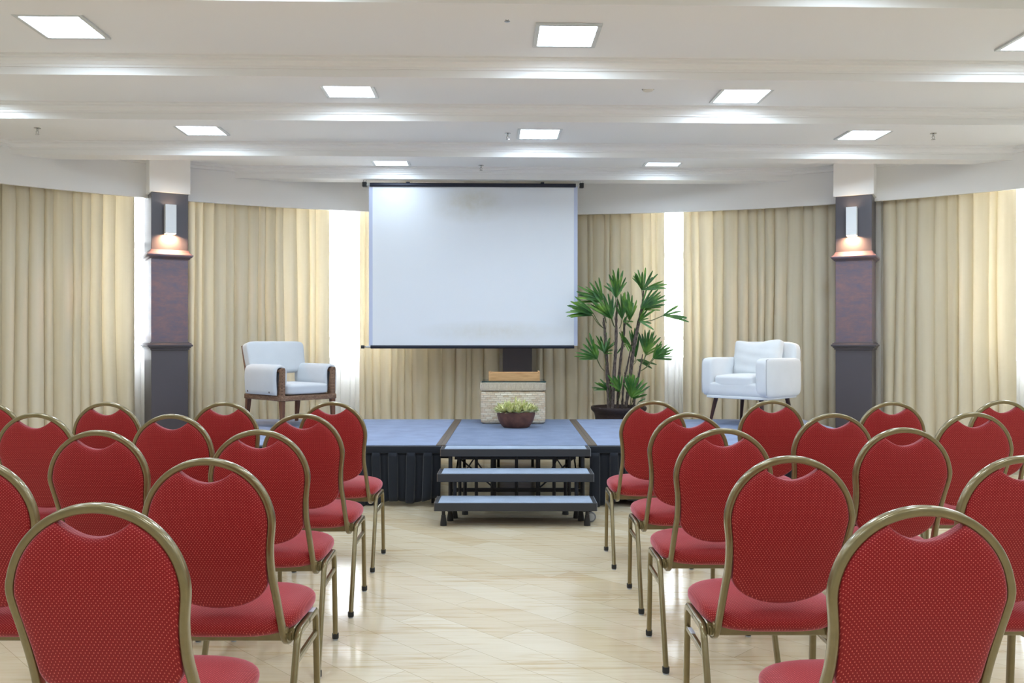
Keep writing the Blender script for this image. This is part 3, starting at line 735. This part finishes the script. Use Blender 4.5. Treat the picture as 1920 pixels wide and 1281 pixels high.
fronds = [  # origin, petiole start, tips
 ((300, 405), (380, 520), [(95, 343), (84, 398), (122, 310), (122, 438), (155, 272), (92, 428), (185, 300)]),
 ((372, 300), (400, 480), [(178, 190), (200, 240), (268, 160), (342, 124), (312, 150), (225, 255), (160, 285)]),
 ((485, 265), (478, 430), [(420, 100), (450, 62), (494, 50), (530, 70), (552, 122), (400, 165), (560, 160), (380, 190)]),
 ((445, 448), (475, 520), [(268, 290), (322, 262), (372, 248), (412, 250), (452, 262), (478, 300), (240, 330), (300, 250)]),
 ((592, 442), (545, 480), [(532, 245), (566, 232), (602, 262), (636, 300), (640, 340), (520, 300), (575, 300)]),
 ((524, 448), (500, 520), [(486, 290), (512, 250), (545, 235), (566, 290), (470, 340)]),
 ((688, 222), (685, 300), [(618, 85), (645, 64), (704, 48), (760, 72), (800, 98), (842, 150), (876, 178), (600, 130), (870, 210)]),
 ((668, 368), (660, 420), [(820, 238), (876, 298), (862, 262), (845, 335), (826, 356), (770, 200), (720, 190), (800, 220)]),
 ((652, 462), (650, 480), [(778, 378), (728, 442), (750, 482), (768, 532), (745, 400), (700, 360)]),
 ((838, 422), (655, 468), [(962, 343), (985, 385), (1026, 437), (1042, 472)]),
 ((322, 748), (385, 850), [(194, 680), (150, 738), (240, 590), (268, 555), (298, 600), (162, 708), (330, 660), (220, 640)]),
 ((385, 705), (400, 800), [(318, 575), (356, 580), (402, 553), (472, 622), (452, 688), (300, 640), (430, 590)]),
 ((628, 745), (612, 780), [(545, 590), (578, 535), (622, 512), (655, 560), (560, 640), (520, 560)]),
 ((706, 718), (668, 800), [(648, 548), (700, 528), (772, 538), (822, 588), (836, 640), (800, 660), (735, 530), (676, 560), (790, 570)]),
 ((762, 750), (668, 850), [(880, 640), (922, 684), (926, 745), (872, 672), (830, 618), (905, 765), (800, 640)]),
 ((636, 762), (600, 800), [(792, 802), (756, 832), (720, 775)]),
 ((532, 465), (530, 560), [(600, 522), (585, 500), (560, 430), (610, 470)]),
 ((425, 1003), (430, 1080), [(308, 938), (288, 980), (350, 912), (386, 938), (300, 1000), (400, 900)]),
 ((508, 1000), (490, 1080), [(408, 880), (430, 920), (470, 892), (522, 885), (420, 950), (490, 880)]),
 ((592, 1058), (580, 1120), [(540, 892), (578, 868), (604, 872), (642, 896), (690, 915), (702, 950), (696, 1012), (560, 880), (720, 940), (620, 880), (528, 940)]),
 ((648, 1092), (620, 1150), [(704, 1066), (690, 1075)]),
 ((545, 640), (540, 660), [(500, 550), (520, 540), (480, 720), (590, 660), (575, 700)]),
]
more = []
for q in (0, 1, 2, 3, 4, 6, 7, 10, 11, 13, 14, 18, 19):
    o_, p_, tips = fronds[q]; dx, dy = rnd.uniform(-34, 34), rnd.uniform(-6, 46); k = rnd.uniform(0.78, 0.95)
    o2 = (o_[0] + dx * 0.6, o_[1] + dy * 0.5)
    more.append((o2, p_, [(o2[0] + (a - o_[0]) * k + dx * 0.4, o2[1] + (b - o_[1]) * k + dy * 0.4) for a, b in tips[::2] + tips[1:2]]))
for (o_, p_, tips) in fronds + more:
    dd = rnd.uniform(-0.20, 0.16)
    if o_[0] < 330: dd = -0.22
    O_ = U(o_[0], o_[1], dd); P_ = U(p_[0], p_[1], dd * 0.2)
    mb = MB()
    tl = [U(a, b, dd + rnd.uniform(-0.12, 0.08)) for a, b in tips]
    extra = []
    for q in range(int(len(tips) * 0.4)):
        a = rnd.choice(tips); b = rnd.choice(tips); k = rnd.uniform(0.3, 0.7)
        e = (a[0] * k + b[0] * (1 - k), a[1] * k + b[1] * (1 - k)); extra.append(U(e[0], e[1], dd + rnd.uniform(-0.2, 0.15)))
    for T_ in tl + extra:
        d = T_ - O_; L_ = d.length; dn = d.normalized()
        vdir = Vector((0, -1, 0.25)) + Vector((rnd.uniform(-.6, .6), 0, rnd.uniform(-.3, .5)))
        sd = dn.cross(vdir).normalized(); nr = sd.cross(dn)
        w = rnd.uniform(0.0115, 0.017) * min(1.0, 0.55 + L_ * 1.2)
        bend = rnd.uniform(0.0, 0.06)
        pts = []; prof_ = ((0, .25), (.12, .6), (.35, .95), (.6, 1.0), (.82, .85), (.95, .5), (1.0, .12))
        for t0, w0 in prof_:
            p = O_ + d * t0 + Vector((0, 0, 1)) * (bend * L_ * (t0 - t0 * t0) * 2)
            pts += [p - sd * w * w0 + nr * w * w0 * 0.45, p, p + sd * w * w0 + nr * w * w0 * 0.45]
        mb.add(pts, [f for i in range(len(prof_) - 1) for f in ((3 * i, 3 * i + 1, 3 * i + 4, 3 * i + 3), (3 * i + 1, 3 * i + 2, 3 * i + 5, 3 * i + 4))])
    fr = mb.build('frond', M['leaf'], pm, angle=60, M=Mp)
    mid = (O_ + P_) / 2 + Vector((0, 0, -0.02))
    MB().tube(catmull([P_, mid, O_], 5), 0.0045, 6).build('petiole', M['petiole'], fr, M=Mp)

# ------------------------------------------------------------------ rattan armchair (local -y is its front)
def rattan_chair():
    t_ = empty('rattan_armchair', (-2.20, 8.43, STAGE + 0.001), radians(47), 'brown rattan armchair with pale grey cushions on the left of the stage', 'armchair')
    W, D = 0.31, 0.355
    r = M['rattan']
    b = MB()
    b.box((-W, -D, 0.262), (W, -D + 0.045, 0.312), 0.008, 2); b.box((-W, D - 0.08, 0.262), (W, D - 0.035, 0.312), 0.008, 2)
    b.box((-W, -D + 0.04, 0.262), (-W + 0.05, D - 0.05, 0.312), 0.008, 2); b.box((W - 0.05, -D + 0.04, 0.262), (W, D - 0.05, 0.312), 0.008, 2)
    b.box((-W + 0.04, -D + 0.04, 0.285), (W - 0.04, D - 0.05, 0.31))
    b.build('base_rail', r, t_)
    for s_ in (-1, 1):
        x = s_ * (W - 0.028)
        p = MB()
        # tapering front post, broad at the rail and rounded on top
        def fn(i, j):
            zt = [0.30, 0.36, 0.44, 0.51, 0.55, 0.566, 0.573][i]
            dep = [0.095, 0.082, 0.066, 0.052, 0.047, 0.036, 0.016][i]; wd = 0.046 - (0.006 if i > 4 else 0) - (0.012 if i > 5 else 0)
            c = 2 * pi * (j + .5) / 16; e = 0.45
            return (x + math.copysign(abs(cos(c)) ** e, cos(c)) * wd / 2, -D + 0.004 + dep / 2 + math.copysign(abs(sin(c)) ** e, sin(c)) * dep / 2, zt)
        p.grid(fn, 7, 16, False, True); p.f.append(tuple(range(6 * 16, 7 * 16)))
        p.build('front_post', r, t_)
        MB().sweep(fillet([(x, -D + 0.05, 0.545), (x, D - 0.12, 0.54)], 0.02), 0.045, 0.035, n=4, init=(0, 0, 1)).build('arm_rail', r, t_)
        MB().sweep([(x, D - 0.09, 0.28), (x, D - 0.06, 0.5), (x, D + 0.015, 0.78)], 0.05, 0.034, n=4, init=(0, 1, 0)).build('back_post', r, t_)
        # arm cushion saddled over the rail: inner side short, outer side long
        path = [(x - s_ * 0.045, 0.40), (x - s_ * 0.050, 0.48), (x - s_ * 0.046, 0.545), (x - s_ * 0.028, 0.574), (x, 0.582), (x + s_ * 0.028, 0.574), (x + s_ * 0.046, 0.545), (x + s_ * 0.050, 0.47), (x + s_ * 0.046, 0.38), (x + s_ * 0.042, 0.318)]
        P = catmull([(a, 0, z) for a, z in path], 4); n = len(P)
        c = MB(); ys = [-D + 0.054, -D + 0.06, -D + 0.09, -0.1, 0.1, D - 0.15, D - 0.115, D - 0.11]
        infl = [0.35, 0.75, 1, 1, 1, 1, 0.75, 0.35]
        rings = []
        for q, y in enumerate(ys):
            o_, i_ = [], []
            for k in range(n):
                a = P[max(0, k - 1)]; bb = P[min(n - 1, k + 1)]; tn = (bb - a).normalized(); nr = Vector((tn.z, 0, -tn.x)) * (-s_)
                endk = min(1.0, 0.5 + min(k, n - 1 - k) * 0.25)
                tk = 0.023 * infl[q] * endk
                o_.append(P[k] + nr * tk + Vector((0, y, 0))); i_.append(P[k] - nr * tk * 0.4 + Vector((0, y, 0)))
            rings.append(o_ + i_[::-1])
        c.grid(lambda i, j: rings[i][j], len(ys), 2 * n, False, True)
        m_ = 2 * n; base = len(c.v) - len(ys) * m_
        for q, off in ((0, 0), (1, (len(ys) - 1) * m_)):
            for k in range(n - 1): c.f.append((base + off + k, base + off + k + 1, base + off + m_ - 2 - k, base + off + m_ - 1 - k))
        ac = c.build('arm_cushion', M['linen'], t_, angle=50)
        for y in (-D + 0.15, D - 0.17):
            MB().lathe([(0.001, 0.0), (0.009, 0.001), (0.011, 0.004), (0.006, 0.007), (0.001, 0.008)], 12, Matrix.Translation((x + s_ * 0.062, y, 0.345)) @ Matrix.Rotation(s_ * pi / 2, 4, 'Y')).build('button', M['darkwood'], ac)
        for (y, dy) in ((-D + 0.035, -0.012), (D - 0.07, 0.03)):
            MB().sweep([(x, y, 0.262), (x + s_ * 0.004, y + dy, 0.003)], 0.048, 0.048, n=7, seg=16, init=(0, 1, 0), taper=lambda q: 1 - 0.38 * q).build('leg', M['teak'], t_)
    MB().sweep([(-W + 0.03, D + 0.012, 0.765), (W - 0.03, D + 0.012, 0.765)], 0.03, 0.03, n=4, init=(0, 0, 1)).build('back_rail', r, t_)
    def crown(p): return Vector((p.x, p.y, p.z * (1 + 0.12 * (1 - p.x * p.x) * (1 - p.y * p.y)) if p.z > 0 else p.z))
    MB().quadric((0, -0.035, 0.365), (2 * W - 0.115, 0.62, 0.105), n=7, div=12, fn=crown).build('seat_cushion', M['linen'], t_, angle=80)
    Mb = Matrix.Translation((0, D - 0.095, 0.665)) @ Matrix.Rotation(radians(-14), 4, 'X')
    def puff(p): return Vector((p.x * (1 + 0.03 * p.z), p.y * (1 + 0.25 * (1 - p.x * p.x) * (1 - p.z * p.z)), p.z))
    MB().quadric((0, 0, 0), (2 * W + 0.02, 0.11, 0.315), n=9, div=14, fn=puff, M=Mb).build('back_cushion', M['linen'], t_, angle=80)
rattan_chair()

# ------------------------------------------------------------------ white armchair
def white_chair():
    t_ = empty('white_armchair', (2.386, 8.50, STAGE + 0.001), radians(-45), 'off-white upholstered tub armchair with loose pillow on the right of the stage', 'armchair')
    W, D = 0.355, 0.365; c = M['cream']
    zb = 0.27
    def tuck(p):                      # tub: narrower toward the bottom
        k = 1 - 0.05 * max(0, -p.z) ** 2; return Vector((p.x * k, p.y * k, p.z))
    MB().quadric((0, 0, zb + 0.085), (2 * W - 0.015, 2 * D - 0.01, 0.15), n=9, div=14, fn=tuck).build('base', c, t_, angle=80)
    MB().quadric((0, 0, zb + 0.012), (2 * W - 0.03, 2 * D - 0.02, 0.034), n=8, div=10).build('bottom_welt', c, t_, angle=80)
    for s_ in (-1, 1):
        a = MB()
        def armf(p):
            zz = p.z; x = p.x; y = p.y
            if zz < 0: y = y * (1 - 0.03 * zz * zz)
            return Vector((x, y, zz - (0.10 * (y + 1) * 0.15 if zz > 0 else 0)))
        a.quadric((s_ * (W - 0.06), 0.0, zb + 0.205), (0.125, 2 * D, 0.385), n=8, div=14, fn=armf)
        ar = a.build('arm', c, t_, angle=80)
        for yy in (-D + 0.003, ):
            xo = s_ * (W - 0.006); z0, z1 = zb + 0.045, zb + 0.375
            MB().tube(catmull([(xo, -D + 0.018, z0), (xo, -D + 0.014, (z0 + z1) / 2), (xo - s_ * 0.002, -D + 0.022, z1 - 0.02), (xo - s_ * 0.006, -D + 0.06, z1 + 0.008), (xo - s_ * 0.006, 0.0, z1 + 0.012), (xo - s_ * 0.006, D - 0.1, z1 + 0.002)], 6), 0.0035, 6).build('welt', M['welt'], ar)
    Mb = Matrix.Translation((0, D - 0.075, zb + 0.29)) @ Matrix.Rotation(radians(-7), 4, 'X')
    MB().quadric((0, 0, 0), (2 * W - 0.02, 0.125, 0.52), n=8, div=14, M=Mb).build('backrest', c, t_, angle=80)
    def crown(p): return Vector((p.x, p.y, p.z * (1 + 0.25 * (1 - p.x * p.x) * (1 - p.y * p.y)) if p.z > 0 else p.z))
    MB().quadric((0, -0.045, zb + 0.165), (2 * W - 0.245, 0.63, 0.12), n=7, div=12, fn=crown).build('seat_cushion', c, t_, angle=80)
    Mb = Matrix.Translation((-0.01, D - 0.225, zb + 0.375)) @ Matrix.Rotation(radians(-13), 4, 'X') @ Matrix.Rotation(radians(-1.5), 4, 'Y')
    rn = random.Random(4)
    def pil(p):
        f = (1 - abs(p.x) ** 2.2) * (1 - abs(p.z) ** 2.2)
        y = p.y * (0.30 + 1.05 * max(0, f) ** 0.5)
        wr = 0.07 * sin(11 * p.z + 3 * p.x + 1.0) * (1 - p.z) * 0.5 + 0.03 * sin(7 * p.x - 5 * p.z)
        sag = -0.15 * math.exp(-((p.x + 0.05) / 0.45) ** 2) * max(0, p.z) + 0.05 * abs(p.x) ** 3 * (1 if p.z > 0 else -0.5)
        return Vector((p.x * (1 - 0.05 * (1 - p.z * p.z)), y + wr, p.z + sag))
    MB().quadric((0, 0, 0), (0.52, 0.19, 0.38), n=12, div=22, M=Mb, fn=pil).build('pillow', c, t_, angle=80)
    for sx in (-1, 1):
        for sy in (-1, 1):
            MB().tube([(sx * (W - 0.11), sy * (D - 0.11), zb + 0.0), (sx * (W - 0.065), sy * (D - 0.065), 0.005)], 0.022, 16, taper=lambda q: 1 - 0.42 * q).build('leg', M['darkwood'], t_)
white_chair()

# ------------------------------------------------------------------ banquet chairs (local +y is the front, y=0 under the top of the back)
def ycurve(z):
    K = [(0.97, 0.0), (0.78, 0.02), (0.70, 0.042), (0.62, 0.072), (0.55, 0.10), (0.45, 0.14), (0.40, 0.163)]
    for (a, ya), (b, yb) in zip(K, K[1:]):
        if z >= b: return ya + (yb - ya) * (a - z) / (a - b)
    return K[-1][1]
def make_chair():
    t_ = empty('banquet_chair', (0, 0, 0))
    # back hoop
    R_ = 0.184; zc = 0.777
    right = [(0.182, 0.30, 0.372), (0.182, 0.24, 0.368), (0.182, 0.198, 0.374), (0.181, 0.168, 0.397), (0.178, 0.142, 0.45), (0.172, 0.102, 0.55), (0.1685, 0.072, 0.62), (0.173, 0.042, 0.70)]
    arcp = [(R_ * cos(a), ycurve(zc + R_ * sin(a)), zc + R_ * sin(a)) for a in [pi * q / 14 for q in range(15)]]
    left = [(-x, y, z) for x, y, z in reversed(right)]
    MB().sweep(catmull(right + arcp + left, 5), 0.0205, 0.027, n=3.6, seg=16, init=(0, 0, -1)).build('back_frame', M['gold'], t_, angle=50)
    # padded back with the dipped top
    out = []
    ri = 0.1745
    a0 = math.acos(0.080 / ri)
    for q in range(13): a = a0 + (0 - a0) * q / 12; out.append((ri * cos(a), zc + ri * sin(a)))
    out += [(0.1685, 0.73), (0.1625, 0.69), (0.1585, 0.65), (0.157, 0.62)]
    for q in range(1, 12): a = pi / 2 * q / 12; out.append((0.157 * cos(a), 0.60 - 0.10 * sin(a)))
    full = out + [(0.0, 0.50)] + [(-x, z) for x, z in reversed(out)]
    # dip from left corner to right corner
    xl = 0.080; zl = out[0][1]
    dip = []
    for q in range(1, 12):
        x = -xl + 2 * xl * q / 12; dip.append((x, 0.897 + (zl - 0.897) * (abs(x) / xl) ** 1.9))
    full += dip
    n = len(full); cz = 0.70
    rings = [(1.0, 0.004, -0.004), (1.0, 0.012, -0.010), (0.985, 0.019, -0.0155), (0.95, 0.026, -0.019), (0.85, 0.034, -0.0215), (0.65, 0.041, -0.023), (0.4, 0.044, -0.024), (0.15, 0.045, -0.024)]
    mb = MB()
    seq = [(s_, f) for s_, f, b_ in reversed(rings)] + [(s_, b_) for s_, f, b_ in rings]
    def fn(i, j):
        s_, off = seq[i]; x, z = full[j]; zz = cz + (z - cz) * s_; return (x * s_, ycurve(zz) + off, zz)
    mb.grid(fn, len(seq), n, False, True)
    m_ = len(seq)
    mb.f.append(tuple(range(n))); mb.f.append(tuple((m_ - 1) * n + q for q in range(n - 1, -1, -1)))
    mb.build('backrest', M['red'], t_, angle=60)
    # seat
    mb = MB(); nu, nv = 20, 48
    def fs(i, j):
        a = -pi / 2 + pi * i / (nu - 1); b = 2 * pi * j / nv
        cv, sv = max(0.0, cos(a)), sin(a); cv = cv ** (0.62 if sv > 0 else 0.34); svv = math.copysign(abs(sv) ** 0.95, sv)
        e = 0.58
        x = math.copysign(abs(cos(b)) ** e, cos(b)) * cv; y = math.copysign(abs(sin(b)) ** e, sin(b)) * cv
        xw = 0.222 * (1 + 0.03 * y)
        z = 0.437 + (0.052 if svv > 0 else 0.045) * svv + (0.010 * (1 - (y + 0.2) ** 2) - 0.008 * max(0, y) ** 3 if svv > 0 else 0)
        return (x * xw, 0.322 + y * 0.212, z)
    mb.grid(fs, nu, nv, False, True)
    mb.build('seat', M['red'], t_, angle=80)
    # seat rails
    b = MB()
    b.box((-0.20, 0.185, 0.374), (0.20, 0.207, 0.404), 0.003, 1); b.box((-0.20, 0.43, 0.372), (0.20, 0.452, 0.394), 0.003, 1)
    for s_ in (-1, 1): b.box((s_ * 0.196 - 0.011, 0.19, 0.374), (s_ * 0.196 + 0.011, 0.45, 0.414), 0.003, 1)
    b.build('seat_frame', M['gold'], t_)
    for s_ in (-1, 1):
        x = s_ * 0.218
        pf = fillet([(x, 0.30, 0.398), (x, 0.432, 0.398), (x + s_ * 0.002, 0.458, 0.022)], 0.035, 7)
        pr = fillet([(x, 0.31, 0.398), (x, 0.192, 0.398), (x + s_ * 0.004, 0.030, 0.022)], 0.035, 7)
        for p in (pf, pr):
            lg = MB().sweep(p, 0.021, 0.026, n=3.6, seg=14, init=(0, 0, 1)).build('leg', M['gold'], t_, angle=50)
            e = Vector(p[-1])
            MB().lathe([(0.0135, 0.006), (0.0145, 0.01), (0.0145, 0.028), (0.0135, 0.03)], 14, Matrix.Translation((e.x, e.y, 0))).build('foot_cap', M['black'], lg)
            MB().lathe([(0.011, 0.0), (0.012, 0.003), (0.012, 0.007)], 14, Matrix.Translation((e.x, e.y, 0))).build('glide', M['glide'], lg)
        MB().sweep([(x, 0.157, 0.317), (x, 0.439, 0.317)], 0.016, 0.02, n=3.6, seg=12, init=(0, 0, 1)).build('side_stretcher', M['gold'], t_, angle=50)
        MB().box((s_ * 0.182 - 0.012, 0.150, 0.405), (s_ * 0.182 + 0.012, 0.176, 0.425), 0.004, 1).build('frame_bracket', M['gold'], t_)
    return t_
proto = make_chair()
ROWS = ['row nearest the camera', 'second row from the camera', 'middle row', 'second row from the stage', 'row nearest the stage']
SEATS = ['aisle seat', 'second seat from the aisle', 'third seat from the aisle', 'fourth seat from the aisle']
CH = [  # side, row, seat, X, d, yaw degrees
 ('left', 0, 0, -0.876, 1.79, 0), ('left', 1, 0, -0.888, 2.48, 0), ('left', 2, 0, -0.975, 3.28, 2.5), ('left', 3, 0, -0.985, 4.01, 1.0), ('left', 4, 0, -1.012, 4.80, 0),
 ('left', 1, 1, -1.58, 2.48, 0), ('left', 2, 1, -1.586, 3.26, 0), ('left', 3, 1, -1.59, 3.98, 0), ('left', 3, 2, -2.26, 4.04, 0),
 ('left', 4, 1, -1.61, 4.77, 0), ('left', 4, 2, -2.265, 4.76, 0), ('left', 4, 3, -2.93, 4.76, 0),
 ('right', 0, 0, 0.852, 1.76, 0), ('right', 1, 0, 0.828, 2.53, 0), ('right', 2, 0, 0.828, 3.33, 0), ('right', 3, 0, 0.842, 4.06, 0), ('right', 4, 0, 0.808, 4.87, 0),
 ('right', 1, 1, 1.52, 2.53, 0), ('right', 2, 1, 1.545, 3.36, 0), ('right', 3, 1, 1.52, 4.03, 0), ('right', 3, 2, 2.21, 4.08, 0),
 ('right', 4, 1, 1.50, 4.92, 0), ('right', 4, 2, 2.14, 4.80, 0), ('right', 4, 3, 2.83, 4.92, 0)]
for q, (side, row, seat, X, d, yw) in enumerate(CH):
    o = proto if q == 0 else copy_tree(proto)
    o.location = (X, d, 0); o.rotation_euler = (0, 0, radians(yw))
    tag(o, 'red dotted banquet chair, %s block, %s, %s' % (side, ROWS[row], SEATS[seat]), 'chair', 'red banquet chairs in two blocks facing the stage')

    if (side, row, seat) == ('left', 1, 0):
        k = MB().box((0.2095, 0.355, 0.4105), (0.2265, 0.40, 0.4125)).build('sticker', M['sticker'], o, smooth=False); k['label'] = 'white sticker on the leg top'
    if (side, row, seat) == ('right', 1, 0):
        k = MB().box((-0.2255, 0.34, 0.3265), (-0.2105, 0.40, 0.3285)).build('sticker', M['sticker'], o, smooth=False); k['label'] = 'pale blue and white sticker'
